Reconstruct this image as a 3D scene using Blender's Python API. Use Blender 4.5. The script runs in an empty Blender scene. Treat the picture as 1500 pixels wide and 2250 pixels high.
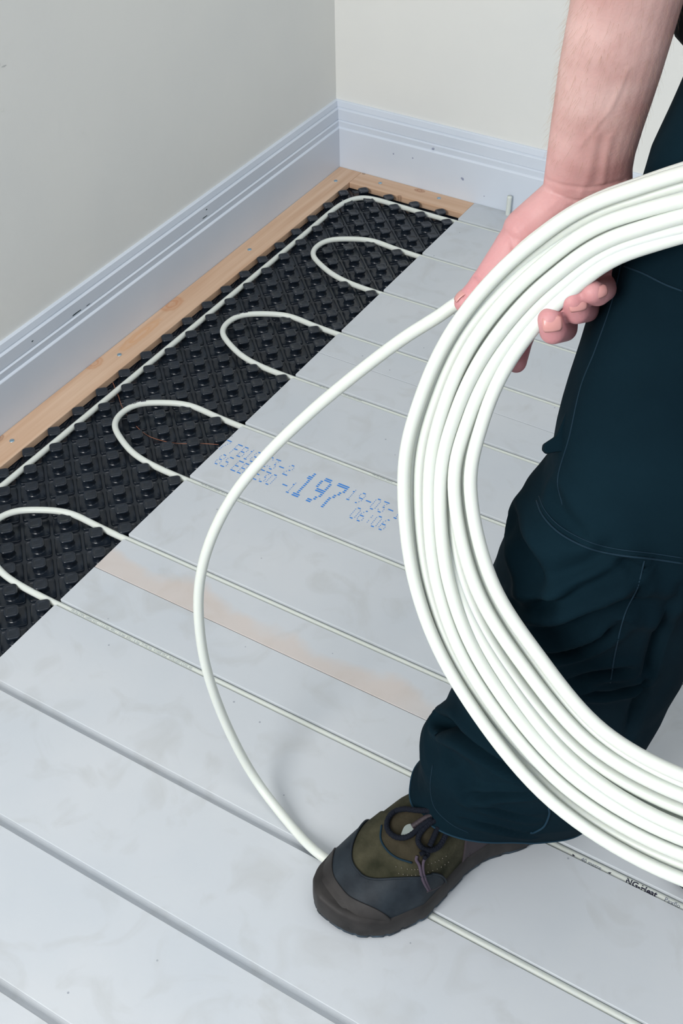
import bpy, bmesh, math, random
import numpy as np
from mathutils import Vector, Matrix, noise
from mathutils.bvhtree import BVHTree
random.seed(7); rng = np.random.default_rng(7)
SC = bpy.context.scene; COL = SC.collection
PI = math.pi

# ---------------------------------------------------------------- camera, light, exposure
def rot(w, p, r):
    return Matrix.Rotation(w, 3, 'Z') @ Matrix.Rotation(p, 3, 'X') @ Matrix.Rotation(r, 3, 'Z')
CR = rot(.5562, .8223, -.0192); CP = Vector((1.259, -2.0454, 1.2235)); FPX = 2669.5
cd = bpy.data.cameras.new('camera'); cam = bpy.data.objects.new('camera', cd); COL.objects.link(cam)
cd.sensor_fit = 'VERTICAL'; cd.sensor_height = 36; cd.lens = FPX/2250*36; cd.clip_start = .02
cam.matrix_world = Matrix.Translation(CP) @ CR.to_4x4(); SC.camera = cam
SC.view_settings.view_transform = 'Standard'; SC.view_settings.look = 'None'
SC.view_settings.gamma = 1; SC.view_settings.use_curve_mapping = False
SC.view_settings.exposure = 0.04
W = bpy.data.worlds.new('world'); SC.world = W; W.use_nodes = True
W.node_tree.nodes['Background'].inputs[0].default_value = (.80, .89, 1.0, 1)
W.node_tree.nodes['Background'].inputs[1].default_value = .60
def area(name, loc, tgt, sx, sy, power, col):
    l = bpy.data.lights.new(name, 'AREA'); l.shape = 'RECTANGLE'; l.size = sx; l.size_y = sy; l.energy = power; l.color = col
    o = bpy.data.objects.new(name, l); COL.objects.link(o); o.location = loc
    o.rotation_euler = (Vector(tgt)-Vector(loc)).to_track_quat('-Z', 'Y').to_euler(); return o
area('window_light', (.22, -3.75, 1.65), (1.0, -.9, .35), 1.5, 1.5, 104, (1.0, .99, .97))
area('overhead_fill', (1.5, -1.6, 2.6), (1.1, -1.0, 0), 1.8, 1.8, 19, (1.0, .97, .93))  # added fill from overhead, no real fitting; evens out floor and walls

# ---------------------------------------------------------------- helpers
def at(u, v, d):                       # the place seen at (u, v) of the 1500x2250 photo, d metres along the view
    return CP + CR @ Vector(((u-750)/FPX, -(v-1125)/FPX, -1)) * d
def mat(name, col, rough=.6, spec=.4, **k):
    m = bpy.data.materials.new(name); m.use_nodes = True; b = m.node_tree.nodes['Principled BSDF']
    b.inputs['Base Color'].default_value = (*col, 1); b.inputs['Roughness'].default_value = rough
    b.inputs['Specular IOR Level'].default_value = spec
    for a, v in k.items(): b.inputs[a.replace('_', ' ')].default_value = v
    return m
def nd(m, t, **k):
    n = m.node_tree.nodes.new(t)
    for a, v in k.items():
        if a in n.inputs: n.inputs[a].default_value = v
        else: setattr(n, a, v)
    return n
def lk(m, a, b): m.node_tree.links.new(a, b)
def bsdf(m): return m.node_tree.nodes['Principled BSDF']
def noisy(m, scale, c1, c2, lo=.35, hi=.65, detail=4, bump=0, bscale=None, stretch=None, dist=.002):
    tc = nd(m, 'ShaderNodeTexCoord'); src = tc.outputs['Object']
    if stretch:
        mp = nd(m, 'ShaderNodeMapping'); mp.inputs['Scale'].default_value = stretch; lk(m, src, mp.inputs[0]); src = mp.outputs[0]
    n = nd(m, 'ShaderNodeTexNoise'); n.inputs['Scale'].default_value = scale; n.inputs['Detail'].default_value = detail
    lk(m, src, n.inputs['Vector'])
    r = nd(m, 'ShaderNodeValToRGB'); r.color_ramp.elements[0].position = lo; r.color_ramp.elements[1].position = hi
    r.color_ramp.elements[0].color = (*c1, 1); r.color_ramp.elements[1].color = (*c2, 1)
    lk(m, n.outputs[0], r.inputs[0]); lk(m, r.outputs[0], bsdf(m).inputs['Base Color'])
    if bump:
        n2 = nd(m, 'ShaderNodeTexNoise'); n2.inputs['Scale'].default_value = bscale or scale; n2.inputs['Detail'].default_value = 3
        lk(m, src, n2.inputs['Vector']); b = nd(m, 'ShaderNodeBump'); b.inputs['Strength'].default_value = bump; b.inputs['Distance'].default_value = dist
        lk(m, n2.outputs[0], b.inputs['Height']); lk(m, b.outputs[0], bsdf(m).inputs['Normal'])
    return r
def mixcol(m, fac, col_src, col2):
    x = nd(m, 'ShaderNodeMix'); x.data_type = 'RGBA'
    lk(m, fac, x.inputs[0]); lk(m, col_src, x.inputs[6]); x.inputs[7].default_value = (*col2, 1); return x.outputs[2]

def link(name, me, m, parent=None, smooth=True):
    o = bpy.data.objects.new(name, me); COL.objects.link(o)
    if m: me.materials.append(m)
    if smooth: me.polygons.foreach_set('use_smooth', [True]*len(me.polygons))
    if parent: o.parent = parent; o.matrix_parent_inverse = parent.matrix_world.inverted()
    return o
def mesh(name, vs, fs, m, parent=None, smooth=True):
    me = bpy.data.meshes.new(name); me.from_pydata([tuple(map(float, v)) for v in vs], [], fs); me.update()
    return link(name, me, m, parent, smooth)
def bm_obj(name, bm, m, parent=None, smooth=False):
    bmesh.ops.recalc_face_normals(bm, faces=bm.faces)
    me = bpy.data.meshes.new(name); bm.to_mesh(me); bm.free(); return link(name, me, m, parent, smooth)
def struct(o): o['kind'] = 'structure'; return o
def tag(o, label, cat, group=None):
    o['label'] = label; o['category'] = cat; o['kind'] = 'thing'
    if group: o['group'] = group
    return o
def empty(name, loc):
    o = bpy.data.objects.new(name, None); COL.objects.link(o); o.location = loc; bpy.context.view_layer.update(); return o
def box(bm, x0, x1, y0, y1, z0, z1):
    v = [bm.verts.new(p) for p in [(x0,y0,z0),(x1,y0,z0),(x1,y1,z0),(x0,y1,z0),(x0,y0,z1),(x1,y0,z1),(x1,y1,z1),(x0,y1,z1)]]
    for f in [(0,1,2,3),(4,5,6,7),(0,1,5,4),(1,2,6,5),(2,3,7,6),(3,0,4,7)]: bm.faces.new([v[i] for i in f])
def extrude_x(name, prof, x0, x1, m, parent=None, axis='x', smooth=False):
    n = len(prof); vs = []
    for x in (x0, x1):
        for a, z in prof: vs.append((x, a, z) if axis == 'x' else (a, x, z))
    fs = [(i, (i+1) % n, n+(i+1) % n, n+i) for i in range(n)] + [tuple(range(n)), tuple(range(2*n-1, n-1, -1))]
    bm = bmesh.new(); V = [bm.verts.new(v) for v in vs]
    for f in fs: bm.faces.new([V[i] for i in f])
    return bm_obj(name, bm, m, parent, smooth)
def catmull(P, n=8):
    P = [np.array(p, float) for p in P]; out = []
    Q = [2*P[0]-P[1]] + P + [2*P[-1]-P[-2]]
    for i in range(1, len(Q)-2):
        for k in range(n):
            t = k/n; a, b, c, d = Q[i-1], Q[i], Q[i+1], Q[i+2]
            out.append(.5*((2*b)+(c-a)*t+(2*a-5*b+4*c-d)*t*t+(3*b-a-3*c+d)*t**3))
    out.append(P[-1]); return np.array(out)
def tube_data(P, r, seg=16, cap=True):
    P = np.array(P, float); n = len(P); T = np.gradient(P, axis=0); T /= np.linalg.norm(T, axis=1)[:, None]+1e-12
    a = np.cross(T[0], [0, 0, 1.]);
    if np.linalg.norm(a) < 1e-3: a = np.cross(T[0], [1., 0, 0])
    a /= np.linalg.norm(a); vs = []; r = np.full(n, r) if np.isscalar(r) else np.array(r)
    for i in range(n):
        a = a-T[i]*np.dot(a, T[i]); a /= np.linalg.norm(a); b = np.cross(T[i], a)
        for k in range(seg):
            t = 2*PI*k/seg; vs.append(P[i]+r[i]*(math.cos(t)*a+math.sin(t)*b))
    fs = [(i*seg+k, i*seg+(k+1) % seg, (i+1)*seg+(k+1) % seg, (i+1)*seg+k) for i in range(n-1) for k in range(seg)]
    if cap: fs += [tuple(range(seg-1, -1, -1)), tuple(range((n-1)*seg, n*seg))]
    return vs, fs
def tube(name, P, r, m, parent=None, seg=16):
    vs, fs = tube_data(P, r, seg); return mesh(name, vs, fs, m, parent)
def join_data(parts):
    V, F = [], []
    for vs, fs in parts:
        o = len(V); V += list(vs); F += [tuple(i+o for i in f) for f in fs]
    return V, F

# ---------------------------------------------------------------- materials
M_wall = mat('cream_wall_paint', (.62, .61, .56), .85, .2)
noisy(M_wall, 3.0, (.71, .715, .69), (.75, .75, .715), bump=.12, bscale=60)
M_wall2 = mat('cream_back_wall_paint', (.62, .61, .56), .85, .2); noisy(M_wall2, 3.0, (.71, .715, .69), (.75, .75, .715), bump=.12, bscale=60)
M_skirt = mat('pale_grey_skirting_paint', (.56, .60, .66), .38, .45)
noisy(M_skirt, 5, (.59, .645, .72), (.63, .68, .75), bump=.05, bscale=90)
M_sub = mat('subfloor', (.2, .18, .16), .9)
# gypsum board
M_board = mat('gypsum_board', (.58, .6, .61), .75, .25)
_r = noisy(M_board, 6, (.49, .525, .56), (.535, .56, .585), .3, .7, 6, bump=.035, bscale=150)
_tc = nd(M_board, 'ShaderNodeTexCoord')
_sp = nd(M_board, 'ShaderNodeTexVoronoi'); _sp.inputs['Scale'].default_value = 26; lk(M_board, _tc.outputs['Object'], _sp.inputs['Vector'])
_lt = nd(M_board, 'ShaderNodeMath', operation='LESS_THAN'); _lt.inputs[1].default_value = .035; lk(M_board, _sp.outputs['Distance'], _lt.inputs[0])
_ms = nd(M_board, 'ShaderNodeMath', operation='MULTIPLY'); _ms.inputs[1].default_value = .55; lk(M_board, _lt.outputs[0], _ms.inputs[0])
_c1 = mixcol(M_board, _ms.outputs[0], _r.outputs[0], (.13, .15, .2))
# smudges
_sn = nd(M_board, 'ShaderNodeTexNoise'); _sn.inputs['Scale'].default_value = 15; _sn.inputs['Detail'].default_value = 5; _sn.inputs['Distortion'].default_value = 1.2
lk(M_board, _tc.outputs['Object'], _sn.inputs['Vector'])
_sr = nd(M_board, 'ShaderNodeMapRange'); _sr.inputs[1].default_value = .52; _sr.inputs[2].default_value = .8; _sr.inputs[4].default_value = .55; lk(M_board, _sn.outputs[0], _sr.inputs[0])
_c2 = mixcol(M_board, _sr.outputs[0], _c1, (.40, .41, .405))
# brown water stain beside the seam of the second board (own shape, stays)
_sx = nd(M_board, 'ShaderNodeSeparateXYZ'); lk(M_board, _tc.outputs['Object'], _sx.inputs[0])
def _mth(op, a, b=None):
    n = nd(M_board, 'ShaderNodeMath', operation=op)
    for i, x in enumerate((a, b)):
        if x is None: continue
        if isinstance(x, (int, float)): n.inputs[i].default_value = x
        else: lk(M_board, x, n.inputs[i])
    return n.outputs[0]
_wn = nd(M_board, 'ShaderNodeTexNoise'); _wn.inputs['Scale'].default_value = 9; _wn.inputs['Detail'].default_value = 4; lk(M_board, _tc.outputs['Object'], _wn.inputs['Vector'])
_d = _mth('SUBTRACT', _sx.outputs['Y'], -1.2)
_lim = _mth('MULTIPLY', _mth('SUBTRACT', _wn.outputs[0], .12), .10)
_ins = _mth('MULTIPLY', _mth('GREATER_THAN', _d, 0.0), _mth('SMOOTH_MIN', 1.0, _mth('MULTIPLY', _mth('MAXIMUM', _mth('SUBTRACT', _lim, _d), 0), 60)))
_fx = _mth('MULTIPLY', _mth('MINIMUM', _mth('MAXIMUM', _mth('MULTIPLY', _mth('SUBTRACT', .92, _sx.outputs['X']), 8), 0), 1), .45)
lk(M_board, mixcol(M_board, _mth('MULTIPLY', _ins, _fx), _c2, (.58, .45, .36)), bsdf(M_board).inputs['Base Color'])
M_core = mat('board_edge', (.5, .5, .49), .9)
M_plastic = mat('black_moulded_plastic', (.006, .008, .012), .27, .5)
noisy(M_plastic, 30, (.0045, .008, .014), (.009, .0145, .023), bump=.05, bscale=200)
M_pipe = mat('cream_pipe_plastic', (.65, .685, .64), .36, .35)
bsdf(M_pipe).inputs['Subsurface Weight'].default_value = .3; bsdf(M_pipe).inputs['Subsurface Radius'].default_value = (1., .9, .5)
bsdf(M_pipe).inputs['Subsurface Scale'].default_value = .004
M_ink = mat('black_print', (.01, .01, .03), .6); M_ink3 = mat('faint_grey_print', (.30, .34, .36), .6); M_inkg = mat('grey_print', (.12, .14, .2), .6)
M_blue = mat('blue_print', (.035, .22, .66), .7, .2)
M_screw = mat('zinc_screw', (.35, .5, .6), .3, .5, Metallic=.8)
M_copper = mat('thin_copper', (.35, .13, .07), .4)
# timber
M_wood = mat('planed_pine', (.72, .5, .34), .6, .25)
def wood(m, knots, along):
    tc = nd(m, 'ShaderNodeTexCoord'); mp = nd(m, 'ShaderNodeMapping'); mp.inputs['Scale'].default_value = (1.2, 26, 26) if along == 'x' else (26, 1.2, 26)
    lk(m, tc.outputs['Object'], mp.inputs[0])
    n = nd(m, 'ShaderNodeTexNoise'); n.inputs['Scale'].default_value = 2.4; n.inputs['Detail'].default_value = 5; lk(m, mp.outputs[0], n.inputs['Vector'])
    r = nd(m, 'ShaderNodeValToRGB'); e = r.color_ramp.elements
    e[0].position = .33; e[0].color = (.54, .345, .225, 1); e[1].position = .7; e[1].color = (.66, .475, .34, 1)
    lk(m, n.outputs[0], r.inputs[0]); c = r.outputs[0]
    for (kx, ky, rad, st, dark) in knots:
        s = nd(m, 'ShaderNodeVectorMath', operation='SUBTRACT'); lk(m, tc.outputs['Object'], s.inputs[0]); s.inputs[1].default_value = (kx, ky, 0)
        q = nd(m, 'ShaderNodeVectorMath', operation='MULTIPLY'); lk(m, s.outputs[0], q.inputs[0])
        q.inputs[1].default_value = (1/rad, 1/(rad*st), 0) if along == 'y' else (1/(rad*st), 1/rad, 0)
        nn = nd(m, 'ShaderNodeTexNoise'); nn.inputs['Scale'].default_value = 90; lk(m, tc.outputs['Object'], nn.inputs['Vector'])
        ad = nd(m, 'ShaderNodeVectorMath', operation='ADD'); lk(m, q.outputs[0], ad.inputs[0])
        sc_ = nd(m, 'ShaderNodeVectorMath', operation='SCALE'); lk(m, nn.outputs['Color'], sc_.inputs[0]); sc_.inputs['Scale'].default_value = .35; lk(m, sc_.outputs[0], ad.inputs[1])
        l = nd(m, 'ShaderNodeVectorMath', operation='LENGTH'); lk(m, ad.outputs[0], l.inputs[0])
        w = nd(m, 'ShaderNodeValToRGB'); lk(m, l.outputs['Value'], w.inputs[0]); w.color_ramp.elements[0].color = (.35, .35, .35, 1)
        w.color_ramp.elements[1].position = 1; w.color_ramp.elements[1].color = (0, 0, 0, 1)
        for p_, v_ in ((.28, .25), (.42, .8), (.55, .3), (.75, .6), (.9, .1)):
            e2 = w.color_ramp.elements.new(p_); e2.color = (v_, v_, v_, 1)
        x = nd(m, 'ShaderNodeMix'); x.data_type = 'RGBA'; lk(m, w.outputs[0], x.inputs[0]); lk(m, c, x.inputs[6]); x.inputs[7].default_value = (*dark, 1); c = x.outputs[2]
    lk(m, c, bsdf(m).inputs['Base Color'])
wood(M_wood, [(.012, -.60, .020, 1.6, (.50, .24, .12)), (.006, -.815, .016, 1.5, (.50, .25, .13)), (.004, -1.052, .009, 1.4, (.25, .12, .07)), (.022, -.70, .014, 5, (.60, .33, .17))], 'y')
M_wood2 = mat('planed_pine_short', (.72, .5, .34), .6, .25)
wood(M_wood2, [(.2009, -.008, .008, 1.8, (.30, .12, .06)), (.062, -.003, .004, 1.2, (.10, .05, .03)), (.175, -.05, .005, 1.2, (.15, .07, .04))], 'x')
M_skin = mat('skin', (.62, .36, .31), .5, .4)
bsdf(M_skin).inputs['Subsurface Weight'].default_value = .25; bsdf(M_skin).inputs['Subsurface Radius'].default_value = (1, .35, .25); bsdf(M_skin).inputs['Subsurface Scale'].default_value = .004
_r = noisy(M_skin, 28, (.44, .245, .222), (.57, .375, .345), .3, .7, 4, bump=.35, bscale=420, dist=.0006)
_t = nd(M_skin, 'ShaderNodeTexCoord'); _s = nd(M_skin, 'ShaderNodeSeparateXYZ'); lk(M_skin, _t.outputs['Object'], _s.inputs[0])
_mr = nd(M_skin, 'ShaderNodeMapRange'); _mr.inputs[1].default_value = .84; _mr.inputs[2].default_value = .70; _mr.inputs[4].default_value = .8; lk(M_skin, _s.outputs['Z'], _mr.inputs[0])
lk(M_skin, mixcol(M_skin, _mr.outputs[0], _r.outputs[0], (.52, .215, .235)), bsdf(M_skin).inputs['Base Color'])
M_nail = mat('nail', (.56, .27, .25), .25, .55)
M_hair = mat('light_brown_hair', (.22, .13, .07), .5); M_armhair = mat('fine_arm_hair', (.45, .30, .18), .5)
M_trou = mat('dark_navy_workwear', (.003, .012, .021), .9, .07)
_r = noisy(M_trou, 7, (.0015, .0082, .0135), (.0030, .0135, .0210), .3, .7, 4, bump=.25, bscale=900, dist=.0004)
bsdf(M_trou).inputs['Sheen Weight'].default_value = .0; bsdf(M_trou).inputs['Sheen Tint'].default_value = (.2, .5, .8, 1)
M_seam = mat('navy_seam_thread', (.005, .020, .034), .8, .2); M_hem = mat('worn_blue_hem', (.007, .030, .052), .8, .2)
M_shirt = mat('black_knit', (.004, .004, .006), .9, .2)
M_suede = mat('olive_suede', (.06, .06, .04), .95, .15)
noisy(M_suede, 38, (.017, .018, .010), (.058, .054, .034), .3, .72, 6, bump=.4, bscale=260)
M_tong = mat('dark_olive_suede', (.04, .035, .02), .9, .2); noisy(M_tong, 40, (.015, .013, .007), (.036, .030, .018), bump=.3, bscale=260)
M_rub = mat('black_toe_rubber', (.018, .024, .030), .6, .25); noisy(M_rub, 45, (.005, .009, .014), (.018, .026, .034), .3, .75, 6, bump=.15, bscale=200)
M_foxing = mat('brown_rubber_foxing', (.04, .037, .036), .6, .3); noisy(M_foxing, 40, (.012, .011, .011), (.034, .031, .030), .3, .8, 6, bump=.1, bscale=120)
M_tread = mat('worn_blue_black_tread', (.02, .035, .05), .6); noisy(M_tread, 60, (.008, .012, .017), (.05, .085, .12), .4, .8, 5)
M_brown = mat('purple_brown_leather', (.03, .021, .026), .6); M_lace = mat('navy_braided_lace', (.003, .005, .011), .8, .2)
_w = nd(M_lace, 'ShaderNodeTexVoronoi'); _w.inputs['Scale'].default_value = 900; _b = nd(M_lace, 'ShaderNodeBump'); _b.inputs['Strength'].default_value = .8; _b.inputs['Distance'].default_value = .0008
_t = nd(M_lace, 'ShaderNodeTexCoord'); lk(M_lace, _t.outputs['Object'], _w.inputs['Vector']); lk(M_lace, _w.outputs[0], _b.inputs['Height']); lk(M_lace, _b.outputs[0], bsdf(M_lace).inputs['Normal'])
M_lace2 = mat('faded_purple_lace', (.055, .04, .06), .8); M_refl = mat('grey_reflective_mesh', (.19, .22, .21), .5); M_stitch = mat('pale_stitching', (.12, .11, .085), .8)

# ---------------------------------------------------------------- room shell
bm = bmesh.new(); box(bm, -.2, 4.2, -4.2, .2, -.115, -.0155); struct(bm_obj('floor', bm, M_sub))
bm = bmesh.new(); box(bm, -.13, -.016, -4.2, .13, -.0155, 2.5); struct(bm_obj('wall_left', bm, M_wall))
bm = bmesh.new(); box(bm, -.016, 4.2, .016, .13, -.0155, 2.5); struct(bm_obj('wall_back', bm, M_wall2))
# skirting profile: (setback from the face, height)
SK = [(0, -.0155), (0, .0845), (.0006, .0855), (.0036, .0875), (.0030, .0985), (.0052, .1000), (.0066, .1010), (.0052, .1022), (.0052, .1235), (.0064, .1248),
      (.0092, .1258), (.0092, .1268), (.0086, .1285), (.0105, .1385), (.0125, .1400), (.0160, .1402), (.0160, -.0155)]
def skirting(name, f, x0, x1):
    n = len(SK); vs = [f(s, z, x) for x in (x0, x1) for s, z in SK]
    bm = bmesh.new(); V = [bm.verts.new(v) for v in vs]
    for i in range(n): bm.faces.new([V[i], V[(i+1) % n], V[n+(i+1) % n], V[n+i]])
    bm.faces.new(V[:n]); bm.faces.new(V[n:][::-1]); return struct(bm_obj(name, bm, M_skirt))
def mitre(s, z, x, ax):                                   # the end in the corner is cut back to meet its neighbour
    q = s if x == 0 else x
    return (-s, (s if x == 0 else x), z) if ax == 'l' else ((-s if x == 0 else x), s, z)
skirting('baseboard_left', lambda s, z, x: mitre(s, z, x, 'l'), 0, -4.1)
skirting('baseboard_back', lambda s, z, x: mitre(s, z, x, 'b'), 0, 4.1)
# paint chips and scuffs on the left skirting and walls
def blob(name, c, ax1, ax2, a, b, m, parent, n=9, t=.0003):
    c = Vector(c); ax1 = Vector(ax1); ax2 = Vector(ax2); nn = ax1.cross(ax2)
    vs = [c+nn*t] + [c+ax1*a*math.cos(2*PI*k/n)*random.uniform(.6, 1.2)+ax2*b*math.sin(2*PI*k/n)*random.uniform(.6, 1.2) for k in range(n)]
    return mesh(name, vs, [(0, 1+k, 1+(k+1) % n) for k in range(n)], m, parent)
M_scuff = mat('dark_scuff', (.03, .05, .06), .9)
for o, pts in ((bpy.data.objects['baseboard_left'], [(-.0052, -.83, .1045, .016, .0014), (-.0052, -.80, .1035, .006, .001), (-.0052, -.468, .105, .009, .0012), (-.0052, -.46, .117, .003, .001), (-.0052, -.935, .112, .003, .0012)]),):
    for x, y, z, a, b in pts: blob('paint_chip', (x+.0003, y, z), (0, 1, 0), (0, 0, 1), a, b, M_scuff, o)
wl = bpy.data.objects['wall_left']
M_fill = mat('pale_filler_spot', (.74, .74, .70), .8); M_dent = mat('faint_wall_mark', (.50, .51, .50), .8)
for y, z, a, b, m_ in ((-.885, .474, .003, .0025, M_fill), (-.733, .378, .0022, .003, M_fill), (-.436, .364, .0015, .003, M_fill), (-.866, .531, .006, .0012, M_dent), (-.873, .537, .0015, .004, M_dent)): blob('wall_mark', (-.0157, y, z), (0, 1, 0), (0, 0, 1), a, b, m_, wl)
bo = bpy.data.objects['baseboard_back']
for x, z, a in ((.29, .045, .004), (.22, .093, .003), (.13, .06, .002), (.175, .062, .002), (.34, .02, .0015)): blob('scuff_mark', (x, -.0003, z), (1, 0, 0), (0, 0, 1), a, a*.8, mat('faint_scuff', (.28, .31, .42), .8), bo)

# ---------------------------------------------------------------- timber battens
def batten(name, x0, x1, y0, y1, m, label):
    bm = bmesh.new(); box(bm, x0, x1, y0, y1, -.0155, -.0005)
    o = bm_obj(name, bm, m); md = o.modifiers.new('b', 'BEVEL'); md.width = .0012; md.segments = 2
    return tag(o, label, 'timber batten', 'pine battens around the edge of the floor')
bl = batten('timber_batten', .0003, .0530, -3.2, -.0003, M_wood, 'long pale pine batten along the foot of the left wall')
bb = batten('timber_batten', .0535, .3195, -.0503, -.0003, M_wood2, 'short pine batten along the foot of the back wall, ending at grey board')
def screw(x, y, p):
    vs = []; n = 14
    for r, z in ((.0001, .0003), (.0012, .0001), (.0022, .0007), (.0036, .0008), (.0041, 0)):
        vs += [(x+r*math.cos(2*PI*k/n), y+r*math.sin(2*PI*k/n), z-.0003) for k in range(n)]
    fs = [(j*n+k, j*n+(k+1) % n, (j+1)*n+(k+1) % n, (j+1)*n+k) for j in range(4) for k in range(n)]
    mesh('screw_head', vs, fs, M_screw, p)
for x, y in ((.0248, -1.0477), (.0255, -.7778), (.0247, -.3779), (.026, -.06)): screw(x, y, bl)
for x, y in ((.1118, -.0223), (.2479, -.0183)): screw(x, y, bb)

# ---------------------------------------------------------------- castellated panel
def rsq(h, rc, n=5):                                      # rounded square outline of half width h
    out = []
    for q in range(4):
        a0 = q*PI/2
        cx, cy = [(1, 1), (-1, 1), (-1, -1), (1, -1)][q]
        for k in range(n):
            t = a0+PI/2*k/(n-1); out.append((cx*(h-rc)+rc*math.cos(t), cy*(h-rc)+rc*math.sin(t)))
    return out
def stud_panel():
    V, F = [], []; x0, x1, y0, y1 = .0532, .3196, -2.45, -.0505
    V += [(x0, y0, -.0152), (x1, y0, -.0152), (x1, y1, -.0152), (x0, y1, -.0152)]; F.append((0, 1, 2, 3))
    c45 = math.sqrt(.5)
    def ring(cx, cy, pts, z):
        o = len(V)
        for a, b in pts: V.append((min(max(cx+(a-b)*c45, x0), x1), min(max(cy+(a+b)*c45, y0), y1), z))
        return o
    def bridge(a, b, n):
        for k in range(n): F.append((a+k, a+(k+1) % n, b+(k+1) % n, b+k))
    for i in range(-2, 9):
        for j in range(-1, 80):
            if (i+j) % 2: continue
            cx, cy = .0955+.03*i, -.064-.03*j; n = 20
            if not (x0-.02 < cx < x1+.02): continue
            # raised tray of each cell
            prof = [(.0192, .0044, -.0152), (.0188, .0042, -.0134), (.0183, .0038, -.0130), (.0172, .0030, -.0143), (.0125, .0060, -.0142)]
            rs = [ring(cx, cy, rsq(h, rc), z) for h, rc, z in prof]
            for a, b in zip(rs, rs[1:]): bridge(a, b, n)
            F.append(tuple(range(rs[-1], rs[-1]+n)))
            if not (x0+.004 < cx < x1-.008 and cy < -.055): continue
            tw = random.uniform(-.0004, .0004)
            prof = [(.0106, .0105, -.0141), (.0098, .0097, -.0134), (.0092, .0091, -.0110), (.0088, .0085, -.0060), (.0090, .0060, -.0044),
                    (.0099, .0052, -.0038), (.0101, .0050, -.0022), (.0098, .0048, -.0006), (.0087, .0042, .0002), (.0062, .0028, -.0002), (.0058, .0026, -.0006), (.002, .0015, -.0005)]
            rs = [ring(cx+tw, cy-tw, rsq(h*1.02, rc*1.1), z) for h, rc, z in prof]
            for a, b in zip(rs, rs[1:]): bridge(a, b, n)
            F.append(tuple(range(rs[-1], rs[-1]+n)))
    o = mesh('castellated_panel', V, F, M_plastic, None, True)
    o.data.shade_smooth() if hasattr(o.data, 'shade_smooth') else None
    md = o.modifiers.new('e', 'EDGE_SPLIT'); md.split_angle = math.radians(50)
    return tag(o, 'black moulded plastic floor panel covered with rows of raised studs', 'underfloor heating panel')
stud_panel()

# ---------------------------------------------------------------- grooved gypsum boards
GY = [-.079-.15*k for k in range(20)]; GR = .0056
def board(name, ya, yb, label, x0=.3202, x1=4.05, gap=.0004, notch=None):
    ya -= gap; yb += gap; prof = [(ya, -.0152)]; prof.append((ya, -.0006)); prof.append((ya-.0006, 0))
    for g in GY:
        if yb < g < ya:
            prof += [(g+GR+.0006, 0), (g+GR, -.0007)]
            for k in range(0, 9): t = PI*k/8; prof.append((g+GR*math.cos(t), -.0052-GR*math.sin(t)))
            prof += [(g-GR, -.0007), (g-GR-.0006, 0)]
    prof += [(yb+.0006, 0), (yb, -.0006), (yb, -.0152)]
    o = extrude_x(name, prof, x0, x1, M_board); return tag(o, label, 'floor board', 'grey grooved floor boards')
board('grooved_floor_board', -.0005, -.6, 'grey grooved floor board against the back wall')
B2 = board('grooved_floor_board', -.6, -1.2, 'grey grooved floor board with blue print and brown stain on its edge')
board('grooved_floor_board', -1.2, -1.8, 'grey grooved floor board the work shoe stands on')
board('grooved_floor_board', -1.8, -2.4, 'grey grooved floor board nearest the camera with empty grooves', x0=.3202)

# blue dot matrix print on the second board
FONT = {'0': '01110 10001 10001 10001 10001 10001 01110', '1': '00100 01100 00100 00100 00100 00100 01110', '2': '01110 10001 00001 00110 01000 10000 11111',
 '3': '11111 00010 00100 00110 00001 10001 01110', '6': '00110 01000 10000 11110 10001 10001 01110', '7': '11111 00001 00010 00100 01000 01000 01000',
 '8': '01110 10001 10001 01110 10001 10001 01110', '9': '01110 10001 10001 01111 00001 00010 01100', '-': '00000 00000 00000 11111 00000 00000 00000',
 ':': '00000 00100 00100 00000 00100 00100 00000', 'F': '11111 10000 10000 11110 10000 10000 10000', 'B': '11110 10001 10001 11110 10001 10001 11110',
 'R': '11110 10001 10001 11110 10100 10010 10001', 'S': '01111 10000 10000 01110 00001 00001 11110', 'C': '01110 10001 10000 10000 10000 10001 01110',
 'E': '11111 10000 10000 11110 10000 10000 11111', ' ': '00000 '*7}
def glyph(parts, ch, x, yb, w, h, big=False):
    rows = FONT[ch].split(); dx = w/5; dy = h/7
    for r, row in enumerate(rows):
        c = 0
        while c < 5:
            if row[c] == '1':
                e = c
                while e+1 < 5 and row[e+1] == '1': e += 1
                y = yb+h-(r+.5)*dy
                for yy, th in ([(y+dy*.24, dy*.27), (y-dy*.24, dy*.27)] if big else [(y, dy*.5)]):
                    xa, xb = x+c*dx+dx*(.0 if big else .12), x+(e+1)*dx-dx*(.02 if big else .12); q = th/2
                    if big: xb += dx*.25
                    parts.append(([(xa, yy, .0004), (xa+q*.6, yy-q, .0004), (xb-q*.6, yy-q, .0004), (xb, yy, .0004), (xb-q*.6, yy+q, .0004), (xa+q*.6, yy+q, .0004)], [(0, 1, 2, 3, 4, 5)]))
                c = e
            c += 1
P = []
for ch, x in zip('7FB18 C3-2', [.3205+.0, .3415, .3545, .3665, .378, .39, .4015, .4135, .4265, .440]): glyph(P, ch, x, -.9005, .0098, .0275)
for ch, x in zip('8SEB8E30-1', [.334, .3465, .3655, .3775, .390, .4045, .4165, .4285, .4535, .4655]): glyph(P, ch, x, -.9325, .0098, .0275)
for ch, x in zip('197', [.4745, .5000, .5265]): glyph(P, ch, x, -.9335, .0190, .061, True)
for ch, x in zip('19-03-1', [.5525, .5675, .5815, .5935, .6065, .6195, .6335]): glyph(P, ch, x, -.9005, .0098, .0275)
for ch, x in zip('06:06', [.5775, .5895, .6025, .6135, .6265]): glyph(P, ch, x, -.9325, .0098, .0275)
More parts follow.
